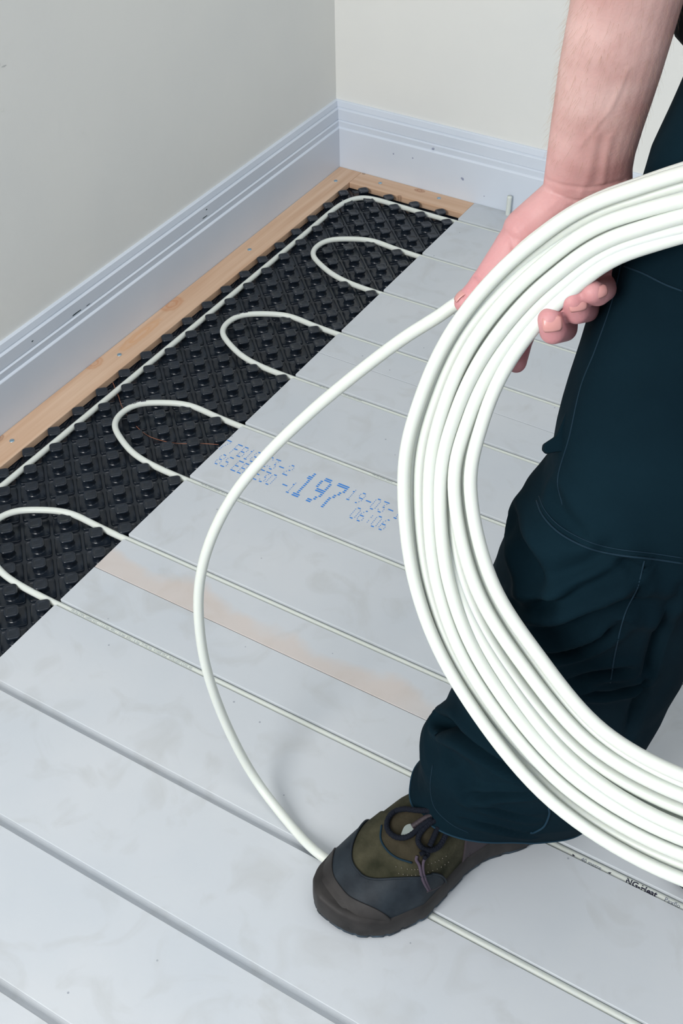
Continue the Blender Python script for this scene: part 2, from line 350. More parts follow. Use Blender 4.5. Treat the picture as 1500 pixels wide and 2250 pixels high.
vs, fs = join_data(P); o = mesh('printed_code', vs, fs, M_blue, B2, False); o['label'] = 'blue dot-matrix print'

# ---------------------------------------------------------------- laid 10 mm pipe (one length, serpentine)
ZP = -.0068; XR = 3.7
def u_right(ya, yb):
    c = (ya+yb)/2; r = abs(ya-yb)/2; return [(XR+r*math.sin(t), c+r*math.cos(t), ZP) for t in np.linspace(.2, PI-.2, 9)]
LOOP = [(.262, 0.0752, -.0062), (.240, .0748, -.003), (.2155, .0738, 0), (.191, .0635, .001), (.168, .051, .001), (.153, .0415, .001), (.1425, .032, .001), (.1345, .018, .001), (.1322, 0, .001)]
path = [(.0805, -3.6, ZP), (.0805, -2.6, ZP), (.0805, -1.6, ZP), (.0805, -.9, ZP), (.0803, -.5, ZP), (.0805, -.3, ZP), (.0805, -.19, -.005), (.082, -.15, -.003), (.090, -.115, -.001), (.106, -.092, -.001), (.130, -.0815, -.003), (.16, -.079, -.0055), (.25, -.079, ZP), (.4, -.079, ZP), (1.5, -.079, ZP), (2.6, -.079, ZP), (XR, -.079, ZP)]
path += u_right(GY[0], GY[1])
for a in (1, 3, 5, 7):
    c = (GY[a]+GY[a+1])/2; path += [(XR, GY[a], ZP), (2.0, GY[a], ZP), (1.0, GY[a], ZP), (.42, GY[a], ZP), (.32, GY[a], ZP)]
    path += [(x, c+d, z) for x, d, z in LOOP] + [(x, c-d, z) for x, d, z in LOOP[-2::-1]]
    path += [(.32, GY[a+1], ZP), (.42, GY[a+1], ZP), (1.0, GY[a+1], ZP), (2.0, GY[a+1], ZP), (XR, GY[a+1], ZP)]
    if a < 7: path += u_right(GY[a+1], GY[a+2])
pp = catmull(path, 8)
for _ in range(60):
    k_ = (pp[:, 0] < .31)[1:-1, None]*.5; pp[1:-1] = pp[1:-1]*(1-k_)+k_*(pp[:-2]+pp[2:])/2
LP = tag(tube('heating_pipe', pp, .0050, M_pipe, None, 14), 'cream pipe already laid in loops between the black studs and in board grooves', 'pipe')
stub = tag(tube('pipe_stub', catmull([(.3985, -.010, -.014), (.3988, -.0098, .01), (.399, -.0096, .026), (.3992, -.0094, .040)], 4), .0048, M_pipe, None, 14), 'short cream pipe end standing up against the back skirting', 'pipe')

# black and grey print running along the pipes
def print_on(parent, s, x0, y, size, ang, m, z=ZP, r=.00515, flip=False, name='printed_text'):
    c = bpy.data.curves.new('t', 'FONT'); c.body = s; c.size = size; c.resolution_u = 2; c.offset = size*.035 if s == 'NG-Heat' else 0
    o = bpy.data.objects.new('t', c); COL.objects.link(o); dg = bpy.context.evaluated_depsgraph_get()
    me = bpy.data.meshes.new_from_object(o.evaluated_get(dg)); bpy.data.objects.remove(o)
    bm = bmesh.new(); bm.from_mesh(me); bmesh.ops.triangulate(bm, faces=bm.faces[:]); bmesh.ops.subdivide_edges(bm, edges=[e for e in bm.edges if e.calc_length() > size*.3], cuts=1)
    for v in bm.verts:
        a = ang + (v.co.y-size*.35)/r * (-1 if flip else 1)
        v.co = Vector((x0+v.co.x*(-1 if flip else 1), y+r*math.sin(a), z+r*math.cos(a)))
    for f in bm.faces: f.normal_update()
    bm.to_mesh(me); bm.free(); me.name = name
    return link(name, me, m, parent, False)
print_on(LP, 'NG-Heat', 1.147, GY[8], .0095, -.35, M_ink)
print_on(LP, 'Pexflo  10 x 1.25 mm  DIN 16892', 1.192, GY[8], .0072, -.35, M_inkg)
print_on(LP, '40 metre', 1.094, GY[8], .0065, -.45, M_inkg)
for x, d in ((1.083, 1), (1.130, -1)):
    mesh('printed_arrow', [(x, GY[8]-.0014, ZP+.00515), (x+.004*d, GY[8]-.0030, ZP+.0047), (x+.001*d, GY[8]-.0036, ZP+.0044)], [(0, 1, 2)], M_ink, LP, False)
print_on(LP, 'PE-Xa DIN 16892 42C / 12.5 bar 40C / 10 bar 60C / 6 bar TI PE-Xa  41068 SKZ  ROLLED COIL 60', .345, GY[8], .0050, -.15, M_ink3)
for k, x0, L in ((5, .56, 16), (6, .345, 40), (4, .37, 36), (2, .43, 10)):
    print_on(LP, ('PE-Xa DIN 16892 10 x 1.25 mm NG-Heat 12.5 bar'*2)[:L], x0, GY[k], .0048, .1, M_ink3)
print_on(LP, 'NG-Heat', 1.0925, GY[6], .0085, -.3, M_ink)
# print around the loop next to the studs
def print_loop(s, pts, size, m):
    pts = catmull(pts, 12); L = np.r_[0, np.cumsum(np.linalg.norm(np.diff(pts, axis=0), axis=1))]
    c = bpy.data.curves.new('t', 'FONT'); c.body = s; c.size = size; c.resolution_u = 2; c.offset = size*.035 if s == 'NG-Heat' else 0
    o = bpy.data.objects.new('t', c); COL.objects.link(o); dg = bpy.context.evaluated_depsgraph_get()
    me = bpy.data.meshes.new_from_object(o.evaluated_get(dg)); bpy.data.objects.remove(o)
    co = np.zeros(len(me.vertices)*3); me.vertices.foreach_get('co', co); co = co.reshape(-1, 3)
    for v, q in zip(me.vertices, co):
        p = np.array([np.interp(q[0], L, pts[:, i]) for i in range(3)]); p2 = np.array([np.interp(q[0]+.001, L, pts[:, i]) for i in range(3)])
        t = (p2-p)/np.linalg.norm(p2-p); side = np.cross([0, 0, 1.], t); w = (q[1]-size*.35)
        v.co = Vector(p + side*w + np.array([0, 0, math.sqrt(max(.0052**2-w*w, 0))]))
    me.name = 'printed_text'; link('printed_text', me, m, LP, False)
c5 = (GY[5]+GY[6])/2
print_loop('NG-Heat', [(.1345, c5+.018, .001), (.1425, c5+.032, .001), (.153, c5+.0415, .001), (.168, c5+.051, .001), (.191, c5+.0635, .001)], .0075, M_ink)
c3 = (GY[3]+GY[4])/2
print_loop('NG-Heat', [(.1345, c3+.018, .001), (.1425, c3+.032, .001), (.153, c3+.0415, .001), (.168, c3+.051, .001), (.191, c3+.0635, .001)], .0068, M_ink)

# thin copper strand lying across the studs, and loose grit
tag(tube('copper_wire', catmull([(.062, -.842, -.004), (.085, -.858, -.011), (.118, -.885, -.010), (.16, -.907, -.012), (.20, -.918, -.0125), (.245, -.912, -.011), (.283, -.895, -.008), (.312, -.887, -.004)], 6), .00045, M_copper, None, 6), 'thin reddish copper wire strand lying between the black studs', 'wire')

# ---------------------------------------------------------------- coil of pipe held in the hand, with its loose end
CC = np.array((1.1708, -1.3743, .6067)); CN = np.array((-.06, -.9084, .4138)); CN /= np.linalg.norm(CN)
CA = np.cross(CN, [0, 0, 1.]); CA /= np.linalg.norm(CA); CB = np.cross(CN, CA)
def cpt(deg, r, h): t = math.radians(deg); return CC+CA*r*math.cos(t)+CB*r*math.sin(t)+CN*h
f, m_, b_ = 0, -.006, -.0105
# radius and setback of each turn at five places around the ring
TA = [(.2660, f), (.2595, b_), (.2520, -.0125), (.2498, f), (.2383, f), (.2433, b_), (.2352, b_), (.2312, m_), (.2277, b_), (.2250, m_)]
TC = [(.2687, f), (.2670, b_), (.2605, b_), (.2494, f), (.2365, f), (.2464, b_), (.2325, b_), (.2277, m_), (.2225, b_), (.2182, m_)]
TD = [(.2697, f), (.2700, b_), (.2600, b_), (.2458, f), (.2356, f), (.2394, b_), (.2321, b_), (.2231, f), (.2190, b_), (.2084, f)]
TF = [(.2618, f), (.2651, b_), (.2570, b_), (.2438, f), (.2314, f), (.2225, m_), (.2178, b_), (.1986, f), (.1940, b_), (.1814, f)]
TG = [(.2705, f), (.2638, b_), (.2690, -.0215), (.2495, f), (.2368, f), (.2278, f), (.2180, b_), (.2013, f), (.1935, m_), (.1853, f)]
TR = [(.2800, f), (.2740, b_), (.2660, b_), (.2560, f), (.2450, f), (.2430, b_), (.2340, b_), (.2320, f), (.2260, b_), (.2200, f)]
for T_, v_ in ((TA, (.2330, .2420, .2515, .2600, .2560)), (TC, (.2290, .2400, .2520, .2620, .2570)), (TD, (.2270, .2370, .2480, .2600, .2540)), (TF, (.2060, .2190, .2320, .2520, .2400)), (TG, (.2100, .2180, .2270, .2690, .2330)), (TR, (.2300, .2400, .2500, .2620, .2560))):
    T_ += [(x, -.0215-(.008 if k > 3 else 0)) for k, x in enumerate(v_)]      # the turns hidden behind
lead_px = [(700, 1876, 1.368), (640, 1815, 1.400), (560, 1710, 1.42), (500, 1598, 1.385), (458, 1485, 1.335), (439, 1385, 1.295), (438, 1285, 1.26), (462, 1188, 1.225), (512, 1090, 1.19), (585, 1000, 1.155), (680, 908, 1.115), (785, 820, 1.07), (880, 748, 1.03), (960, 697, 1.002), (1010, 664, .988)]
lead = [(3.6, GY[9], ZP), (2.4, GY[9], ZP), (1.5, GY[9], ZP), (1.05, GY[9], ZP), (.95, GY[9], ZP), (.905, GY[9], -.0045), (.872, GY[9]-.0010, .0015)]
lead += [tuple(at(*p)) for p in lead_px]
pts = [np.array(p) for p in lead]
prev = (.2690, -.0190)
pts.append(cpt(-22, .2750, -.026)); pts.append(cpt(-36, .2730, -.020)); pts.append(cpt(-53, .2690, -.012)); last = (.2690, b_)
for i in range(15):
    r0, h0 = last; r1, h1 = TR[i]; n0 = len(pts)
    pts.append(cpt(-80, r0*.6+r1*.4, h0*.6+h1*.4)); pts.append(cpt(-115, r1, h1)); pts.append(cpt(-160, r1, h1))
    pts.append(cpt(-205, r1*.7+TG[i][0]*.3, h1))
    pts.append(cpt(-235, r1*.25+TG[i][0]*.75, h1*.3+TG[i][1]*.7)); pts.append(cpt(102, *TG[i]))
    pts.append(cpt(77, (TG[i][0]+TF[i][0])/2, (TG[i][1]+TF[i][1])/2)); pts.append(cpt(51.5, *TF[i]))
    pts.append(cpt(31, (TD[i][0]+TF[i][0])/2, (TD[i][1]+TF[i][1])/2)); pts.append(cpt(10.5, *TD[i]))
    pts.append(cpt(-4.5, (TC[i][0]+TD[i][0])/2, (TC[i][1]+TD[i][1])/2)); pts.append(cpt(-19.5, *TC[i]))
    pts.append(cpt(-36, (TC[i][0]+TA[i][0])/2, (TC[i][1]+TA[i][1])/2)); pts.append(cpt(-53, *TA[i])); last = TA[i]
pts.append(cpt(-80, last[0], last[1])); pts.append(cpt(-110, last[0]-.004, last[1]))
cv = catmull(pts, 10)
coil = tag(tube('pipe_coil', cv, .0055, M_pipe, None, 20), 'coil of cream plastic pipe held in the hand, loose end curving down to the floor', 'pipe coil')

# ---------------------------------------------------------------- the person
E1 = np.array((.856, .517, 0)); E2 = np.array((-.517, .856, 0))
def ts(t, s, z): return np.array((t*E1[0]+s*E2[0], t*E1[1]+s*E2[1], z))
HEEL = np.array((1.03, -1.225, 0)); HD = np.array((-.42, -.9075, 0)); LT = np.array((.9075, -.42, 0))

def capsule(parts, a, b, ra, rb, n=16, sq=1.0):
    """tapered limb piece with round ends"""
    a, b = np.array(a, float), np.array(b, float); d = b-a; L = np.linalg.norm(d); d = d/(L+1e-9)
    P, R = [], []
    for k in range(5): t = PI/2*(1-k/4); P.append(a-d*ra*math.sin(t)); R.append(max(ra*math.cos(t), ra*.02))
    for k in range(1, 4): P.append(a+d*L*k/4); R.append(ra+(rb-ra)*k/4)
    for k in range(5): t = PI/2*k/4; P.append(b+d*rb*math.sin(t)); R.append(max(rb*math.cos(t), rb*.02))
    P = np.array(P); u = np.cross(d, [0, 0, 1.]);
    if np.linalg.norm(u) < 1e-3: u = np.array([1., 0, 0])
    u /= np.linalg.norm(u); w = np.cross(d, u); vs = []
    for p, r in zip(P, R):
        for k in range(n): t = 2*PI*k/n; vs.append(p+r*(math.cos(t)*u+math.sin(t)*w))
    m = len(P)
    fs = [(i*n+k, i*n+(k+1) % n, (i+1)*n+(k+1) % n, (i+1)*n+k) for i in range(m-1) for k in range(n)]
    fs += [tuple(range(n-1, -1, -1)), tuple(range((m-1)*n, m*n))]; parts.append((vs, fs))
def loft(parts, secs, n=24, caps=True):
    """secs: (centre, axis u * half width, axis v * half depth)"""
    vs = []
    for c, u, v in secs:
        for k in range(n): t = 2*PI*k/n; vs.append(np.array(c)+np.array(u)*math.cos(t)+np.array(v)*math.sin(t))
    m = len(secs); fs = [(i*n+k, i*n+(k+1) % n, (i+1)*n+(k+1) % n, (i+1)*n+k) for i in range(m-1) for k in range(n)]
    if caps: fs += [tuple(range(n-1, -1, -1)), tuple(range((m-1)*n, m*n))]
    parts.append((vs, fs)); return vs, fs
def ball(parts, c, r, n=14):
    c = np.array(c, float); r = np.array(r if hasattr(r, '__len__') else (r, r, r)); vs = []
    for i in range(1, n):
        for k in range(n): a, b = PI*i/n, 2*PI*k/n; vs.append(c+r*np.array((math.sin(a)*math.cos(b), math.sin(a)*math.sin(b), math.cos(a))))
    fs = [(i*n+k, (i+1)*n+k, (i+1)*n+(k+1) % n, i*n+(k+1) % n) for i in range(n-2) for k in range(n)]
    fs += [tuple(range(n)), tuple(range((n-2)*n+n-1, (n-2)*n-1, -1))]; parts.append((vs, fs))
def fuse(parts, voxel, smooth=4, factor=.5):
    vs, fs = join_data(parts); me = bpy.data.meshes.new('f'); me.from_pydata([tuple(map(float, v)) for v in vs], [], fs); me.update()
    bm = bmesh.new(); bm.from_mesh(me); bmesh.ops.recalc_face_normals(bm, faces=bm.faces); bm.to_mesh(me); bm.free()
    o = bpy.data.objects.new('f', me); COL.objects.link(o)
    r = o.modifiers.new('r', 'REMESH'); r.mode = 'VOXEL'; r.voxel_size = voxel
    s = o.modifiers.new('s', 'SMOOTH'); s.iterations = smooth; s.factor = factor
    dg = bpy.context.evaluated_depsgraph_get(); me2 = bpy.data.meshes.new_from_object(o.evaluated_get(dg))
    bpy.data.objects.remove(o); return me2
def get_co(me): a = np.zeros(len(me.vertices)*3); me.vertices.foreach_get('co', a); return a.reshape(-1, 3)
def get_no(me): a = np.zeros(len(me.vertices)*3); me.vertices.foreach_get('normal', a); return a.reshape(-1, 3)
def set_co(me, c): me.vertices.foreach_set('co', np.ascontiguousarray(c, dtype=np.float32).ravel()); me.update()
def dist_poly(co, P):
    P = np.array(P); best = np.full(len(co), 9.)
    for a, b in zip(P, P[1:]):
        d = b-a; t = np.clip(((co-a)@d)/(d@d+1e-12), 0, 1); best = np.minimum(best, np.linalg.norm(co-(a+t[:, None]*d), axis=1))
    return best

person = empty('person', tuple(ts(.30, -1.62, 0)))
tag(person, 'person in dark navy work trousers standing with a coil of pipe in one hand', 'person')

# --- forearm, wrist and hand (right arm, palm towards the viewer)
RGT = np.array(CR @ Vector((1, 0, 0))); UPV = np.array(CR @ Vector((0, 1, 0))); FWD = np.array(CR @ Vector((0, 0, -1)))
A = lambda u, v, d: np.array(at(u, v, d))
def px(n, d): return n*d/FPX
hand = []
arm = [  # u, v, depth, half width px, thickness ratio
 (1290, 470, .946, 100, .50), (1291, 430, .936, 101, .52), (1292, 395, .924, 98, .56), (1294, 365, .914, 96, .60), (1299, 330, .902, 97, .66), (1312, 270, .884, 102, .72),
 (1325, 215, .868, 107, .78), (1340, 150, .849, 113, .82), (1357, 80, .829, 117, .85), (1376, 0, .809, 122, .86), (1396, -80, .788, 127, .87), (1420, -180, .764, 132, .88), (1455, -330, .73, 130, .9), (1495, -480, .70, 118, .92)]
secs = []
axd = A(1376, 0, .809)-A(1293, 395, .924); axd /= np.linalg.norm(axd)
for u, v, d, w, k in arm:
    c = A(u, v, d); lat = RGT-axd*(RGT@axd); lat /= np.linalg.norm(lat); th = np.cross(axd, lat); hw = px(w, d)
    secs.append((c+th*0, lat*hw, th*hw*k))
elbow = secs[-1][0]
loft(hand, secs, 28)
S_R = np.array((1.02, -1.215, 1.40)); capsule(hand, elbow, S_R, .043, .055)
# palm slab behind the coil
TIPD = .0
palm = [(1292, 420, .932), (1285, 470, .948), (1275, 530, .958), (1268, 585, .962)]
lat0 = RGT*.96+UPV*.15; lat0 /= np.linalg.norm(lat0)
ps = []
for (u, v, d), w, k in zip(palm, (.031, .040, .043, .040), (.020, .0175, .0150, .0125)):
    ps.append((A(u, v, d), lat0*w, FWD*k))
loft(hand, ps, 24)
# thenar and thumb
capsule(hand, A(1252, 440, .942), A(1168, 502, .944), .0200, .0190)
capsule(hand, A(1230, 440, .936), A(1150, 505, .942), .0180, .0165)
capsule(hand, A(1230, 480, .948), A(1150, 555, .952), .019, .016)
capsule(hand, A(1168, 502, .944), A(1128, 542, .948), .0186, .0156)
capsule(hand, A(1128, 542, .948), A(1068, 620, .955), .0152, .0118)
capsule(hand, A(1068, 620, .955), A(1055, 636, .957), .0122, .0116)
capsule(hand, A(1055, 636, .957), A(1021, 664, .962), .0112, .0088)
# hypothenar
capsule(hand, A(1350, 420, .938), A(1345, 520, .956), .0145, .0145)
# fingers: knuckle, middle joint, end joint, tip
FING = {
 'index':  [((1195, 600, .955), (1162, 705, .985), (1145, 750, .984), (1134, 797, .975)), (.0110, .0100, .0092, .0084)],
 'middle': [((1240, 610, .955), (1240, 722, .968), (1214, 727, .922), (1207, 702, .912)), (.0112, .0105, .0104, .0094)],
 'ring':   [((1300, 590, .952), (1290, 680, .960), (1266, 683, .916), (1258, 659, .905)), (.0108, .0100, .0102, .0092)],
 'little': [((1345, 550, .950), (1340, 628, .952), (1313, 647, .908), (1301, 641, .898)), (.0098, .0090, .0090, .0088)]}
FT = {}
for k, (j, r) in FING.items():
    p = [A(*q) for q in j]; FT[k] = (p, r)
    for a in range(3): capsule(hand, p[a], p[a+1], r[a], r[a+1])
hme = fuse(hand, .0013, 7)
co = get_co(hme); no = get_no(hme)
HB = BVHTree.FromPolygons([Vector(v) for v in co], [tuple(p.vertices) for p in hme.polygons])
# skin folds: wrist crease, thumb joint, finger joints, tendons and a vein
def fold(pts, w, dep):
    global co
    q_ = []
    for u_, v_, _d in catmull(pts, 6):
        h = HB.ray_cast(CP, (CR @ Vector(((u_-750)/FPX, -(v_-1125)/FPX, -1))).normalized())[0]
        if h is not None: q_.append(np.array(h))
    d = dist_poly(co, q_); co -= no*(dep*np.exp(-(d/w)**2))[:, None]
fold([(1200, 395, .865), (1240, 408, .865), (1300, 412, .862), (1370, 398, .868)], .0020, .0007)
fold([(1215, 425, .87), (1260, 440, .872), (1310, 440, .872)], .0014, .0007)
fold([(1020, 598, .915), (1038, 602, .910), (1060, 622, .908)], .0014, .0016)
fold([(1010, 640, .92), (1018, 650, .918), (1030, 662, .92)], .0010, .0009)
fold([(1095, 500, .90), (1120, 520, .895), (1130, 560, .90)], .0020, .0008)
fold([(1310, 300, .84), (1300, 345, .848), (1290, 390, .86), (1275, 430, .875)], .0030, -.0005)
fold([(1340, 300, .84), (1330, 350, .852), (1325, 400, .868)], .0030, -.0006)
fold([(1325, 300, .84), (1315, 350, .852), (1308, 400, .866)], .0030, .0005)
fold([(1380, 150, .79), (1345, 230, .815), (1310, 275, .828), (1275, 320, .845)], .0020, -.0005)
set_co(hme, co)
# shoulders, torso, neck, head and left arm: the rest of the same body, under the clothes
rest = []
def tor(z, t, s, a, b): return (ts(t, s, z), E1*a, E2*b)
loft(rest, [tor(.86, .44, -1.55, .150, .06), tor(.95, .44, -1.55, .155, .09), tor(1.05, .44, -1.555, .145, .095), tor(1.2, .44, -1.565, .16, .11), tor(1.33, .44, -1.56, .175, .11), tor(1.41, .44, -1.555, .15, .085), tor(1.45, .44, -1.555, .07, .06)], 28)
S_L = ts(.64, -1.56, 1.39); capsule(rest, S_R, ts(.44, -1.56, 1.39), .058, .06); capsule(rest, S_L, ts(.44, -1.56, 1.39), .058, .06)
EL = ts(.70, -1.55, 1.08); WL = ts(.71, -1.60, .84); capsule(rest, S_L, EL, .052, .042); capsule(rest, EL, WL, .040, .028)
loft(rest, [(WL, E2*.03, E1*.018), (WL+np.array((0, 0, -.05))-E2*.01, E2*.042, E1*.015), (WL+np.array((0, 0, -.10))-E2*.015, E2*.042, E1*.013)], 18)
for k in range(4):
    b0 = WL+np.array((0, 0, -.10))-E2*.015+E2*(-.03+.02*k); b1 = b0+np.array((0, 0, -.042+.004*abs(k-1)))+E1*-.004; b2 = b1+np.array((0, 0, -.028))-E1*.012
    capsule(rest, b0, b1, .0095, .0088); capsule(rest, b1, b2, .0088, .0078)
th0 = WL+np.array((0, 0, -.04))-E2*.035; th1 = th0+np.array((0, 0, -.045))-E2*.022-E1*.006; capsule(rest, th0, th1, .012, .0105); capsule(rest, th1, th1+np.array((0, 0, -.03))-E1*.004, .0105, .009)
capsule(rest, ts(.44, -1.555, 1.42), ts(.44, -1.575, 1.53), .058, .054)
HC = ts(.44, -1.60, 1.64)
ball(rest, HC, (.078, .095, .115)); ball(rest, HC+np.array((-.01, -.03, -.05)), (.060, .068, .065)); FN = -E2
ball(rest, HC+FN*.098+np.array((0, 0, -.012)), (.012, .016, .022), 8); capsule(rest, HC+FN*.088+np.array((0, 0, .02)), HC+FN*.106+np.array((0, 0, -.02)), .008, .011)
for s in (-1, 1): ball(rest, HC+E1*.078*s+np.array((0, 0, -.005)), (.014, .022, .034), 8); capsule(rest, HC+FN*.086+E1*.018*s+np.array((0, 0, .026)), HC+FN*.078+E1*.045*s+np.array((0, 0, .024)), .008, .007)
capsule(rest, HC+FN*.088-E1*.020+np.array((0, 0, -.055)), HC+FN*.088+E1*.020+np.array((0, 0, -.055)), .007, .007)
rme = fuse(rest, .0045, 4)
bm = bmesh.new(); bm.from_mesh(hme); bm.from_mesh(rme); bme = bpy.data.meshes.new('body'); bm.to_mesh(bme); bm.free()
body = link('body', bme, M_skin, person)
# hair on the head
hp = []; ball(hp, HC+E2*.016+np.array((0, 0, .030)), (.084, .096, .105), 20); link('hair', fuse(hp, .006, 3), M_hair, person)
for s in (-1, 1):
    e = []; ball(e, HC+FN*.082+E1*.032*s+np.array((0, 0, .006)), .011, 10); mesh('eye', *e[0], mat('eye_white', (.7, .7, .68), .2), body)

# fingernails
def nail(p_tip, p_dip, view_side, w, l, off):
    d = p_tip-p_dip; d /= np.linalg.norm(d); nrm = np.array(view_side, float); nrm -= d*(nrm@d); nrm /= np.linalg.norm(nrm); s = np.cross(d, nrm); vs, fs = [], []
    N, M = 10, 8
    for i in range(N):
        v_ = i/(N-1); half = w*(1-.0*(v_))*(math.sqrt(max(1-(1-min(v_/.35, 1))**2, 0))*.25+.75)*(math.sqrt(max(0, 1-max(0, (v_-.8)/.2)**2*.55)))
        for j in range(M):
            q = -1+2*j/(M-1); ang = q*.72; vs.append(p_tip+d*(l*(v_-.62))+s*half*math.sin(ang)/math.sin(.72)+nrm*(off-w*.75*(1-math.cos(ang))*1.3-.0016*(abs(v_-.5)*2)**2))
    fs = [(i*M+j, i*M+j+1, (i+1)*M+j+1, (i+1)*M+j) for i in range(N-1) for j in range(M-1)]
    o = mesh('fingernail', vs, fs, M_nail, body); md = o.modifiers.new('s', 'SOLIDIFY'); md.thickness = .0006; md.offset = 0; return o
for k, w, l, (u_, v_, d_), tilt in (('middle', .0074, .0118, (1209, 707, .914), 0), ('ring', .0070, .0110, (1262, 664, .908), .15), ('little', .0060, .0088, (1305, 640, .900), .5)):
    p, r = FT[k]; c_ = A(u_, v_, d_); dd = UPV*.93-RGT*(.12+tilt*.3)-FWD*.35; dd /= np.linalg.norm(dd)
    nail(c_+dd*l*.12, c_-dd*.01, -FWD*1.0-UPV*.30+RGT*tilt, w, l, r[3]+.0009)
nail(A(1021, 664, .962), A(1055, 636, .957), -RGT*.8-FWD*.35+UPV*.6, .0065, .0125, .0090)

# fine hair on the forearm
bv = BVHTree.FromPolygons([Vector(v) for v in co], [tuple(p.vertices) for p in hme.polygons])
HV, HF = [], []; nno = get_no(hme); z_ = co[:, 2]; down = -axd
cand = np.where((z_ > .80) & (z_ < 1.02))[0]
for i in rng.choice(cand, 3000):
    n_ = nno[i]; lat_ = n_@RGT
    if random.random() > (.25+.75*max(0, -lat_)): continue
    base = co[i]; L = random.uniform(.005, .011); dr = down*.8+n_*random.uniform(.15, .5)+RGT*random.uniform(-.3, .1); dr /= np.linalg.norm(dr); s = np.cross(dr, n_); s /= np.linalg.norm(s)+1e-9
    mid = base+dr*L*.5+n_*.0006; tip = base+dr*L+down*.001; w = .000045; o0 = len(HV)
    HV += [base-s*w, base+s*w, base+n_*w*1.5, mid-s*w*.7, mid+s*w*.7, mid+n_*w, tip]; HF += [(o0, o0+1, o0+4, o0+3), (o0+1, o0+2, o0+5, o0+4), (o0+2, o0, o0+3, o0+5), (o0+3, o0+4, o0+6), (o0+4, o0+5, o0+6), (o0+5, o0+3, o0+6)]
o = mesh('arm_hair', HV, HF, M_armhair, body); o['kind'] = 'stuff'; o['label'] = 'fine light brown hair on the forearm'

# --- trousers
LEG = [(0.066,0.0993,0.2953,-1.6150),(0.070,0.1003,0.2975,-1.6150),(0.085,0.1033,0.3046,-1.6160),(0.100,0.1028,0.3116,-1.6170),(0.115,0.1005,0.3161,-1.6179),(0.130,0.0964,0.3192,-1.6189),
(0.145,0.0936,0.3222,-1.6199),(0.160,0.0965,0.3218,-1.6209),(0.175,0.1070,0.3220,-1.6218),(0.190,0.1150,0.3200,-1.6228),(0.205,0.1150,0.3230,-1.6238),(0.220,0.1163,0.3250,-1.6248),
(0.250,0.1243,0.3300,-1.6267),(0.280,0.1260,0.3330,-1.6287),(0.310,0.1278,0.3381,-1.6307),(0.340,0.1322,0.3380,-1.6330),(0.370,0.1366,0.3377,-1.6352),(0.400,0.1410,0.3375,-1.6375),
(0.420,0.1440,0.3374,-1.6390),(0.440,0.1469,0.3376,-1.6405),(0.460,0.1516,0.3377,-1.6420),(0.480,0.1569,0.3379,-1.6435),(0.500,0.1580,0.3380,-1.6450),(0.520,0.1639,0.3410,-1.6404),
(0.540,0.1802,0.3440,-1.6358),(0.560,0.1867,0.3469,-1.6312),(0.580,0.1890,0.3507,-1.6266),(0.600,0.1925,0.3549,-1.6220),(0.630,0.2005,0.3633,-1.6109),(0.660,0.2077,0.3723,-1.5998),
(0.700,0.2189,0.3848,-1.5850),(0.750,0.2337,0.3962,-1.5750),(0.800,0.2438,0.4096,-1.5650),(0.850,0.2615,0.4218,-1.5575),(0.885,.2740,.42,-1.552)]
LEG = np.array(LEG)
def leg_parts(z, mirror=False):
    l, r, s = (np.interp(z, LEG[:, 0], LEG[:, i]) for i in (1, 2, 3)); dep = np.interp(z, [.06, .1, .25, .4, .5, .6, .75, .88], [.070, .078, .080, .085, .080, .074, .066, .068])
    return l, r, s, dep
def build_leg(mirror=False, n=120, nz=330):
    vs, zs = [], np.linspace(.066, .885, nz)
    for z in zs:
        l, r, s, dep = leg_parts(z); c = (l+r)/2; a = (r-l)/2
        if mirror: a = .45*a+.05; c = .86-(c*.75+.33*.25); s = s+.03
        for k in range(n):
            t = 2*PI*k/n; ct, st = math.cos(t), math.sin(t); e = .86
            vs.append(ts(c+a*math.copysign(abs(ct)**e, ct), s+dep*math.copysign(abs(st)**e, st), z))
    fs = [(i*n+k, i*n+(k+1) % n, (i+1)*n+(k+1) % n, (i+1)*n+k) for i in range(nz-1) for k in range(n)]
    return vs, fs
lv, lf = build_leg(); lv = np.array(lv)
# the hem rides lower over the heel and higher over the instep
def hem_warp(v):
    k = np.clip((.20-v[:, 2])/.134, 0, 1)**1.5; rel = v-ts(.2, -1.615, 0); fwd = rel@HD
    q = np.clip(fwd/.09, 0, 1.1); v += k[:, None]*q[:, None]*HD*.026; v[:, 2] += k*(.030*q+.004*np.clip(fwd/.1, -1, 0))
hem_warp(lv)
lme = bpy.data.meshes.new('trousers'); lme.from_pydata([tuple(v) for v in lv], [], lf); lme.update()
LBV = None
def rebuild():
    global LBV; LBV = BVHTree.FromPolygons([Vector(v) for v in get_co(lme)], [tuple(p.vertices) for p in lme.polygons])
rebuild()
def cast(u, v, bv=None):
    d = (CR @ Vector(((u-750)/FPX, -(v-1125)/FPX, -1))).normalized(); h = (bv or LBV).ray_cast(CP, d); return h[0] if h[0] is not None else None
def on_leg(P): return [np.array(h) for h in (cast(*p) for p in P) if h is not None]
lco = get_co(lme); lno = get_no(lme)
def crease(P, w, dep, w2=None, ridge=0, off=1.8, tmin=.25):
    """a fold in the cloth: a valley along P with a rounded ridge beside it"""
    global lco
    q = on_leg(catmull([(a, b, 0) for a, b in P], 6)[:, :2])
    if len(q) < 2: return
    d = dist_poly(lco, q); n = len(q); ends = np.linalg.norm(lco-np.array(q[0]), axis=1); ende = np.linalg.norm(lco-np.array(q[-1]), axis=1); L = np.linalg.norm(np.array(q[0])-q[-1])
    tp = np.clip(np.minimum(ends, ende)/(L*.3)+tmin, 0, 1)
    lco -= lno*(dep*1.2*np.exp(-(d/w)**2)*tp)[:, None]
    if ridge: lco += lno*(ridge*1.2*np.exp(-((d-w*off)/(w*1.1))**2)*tp)[:, None]
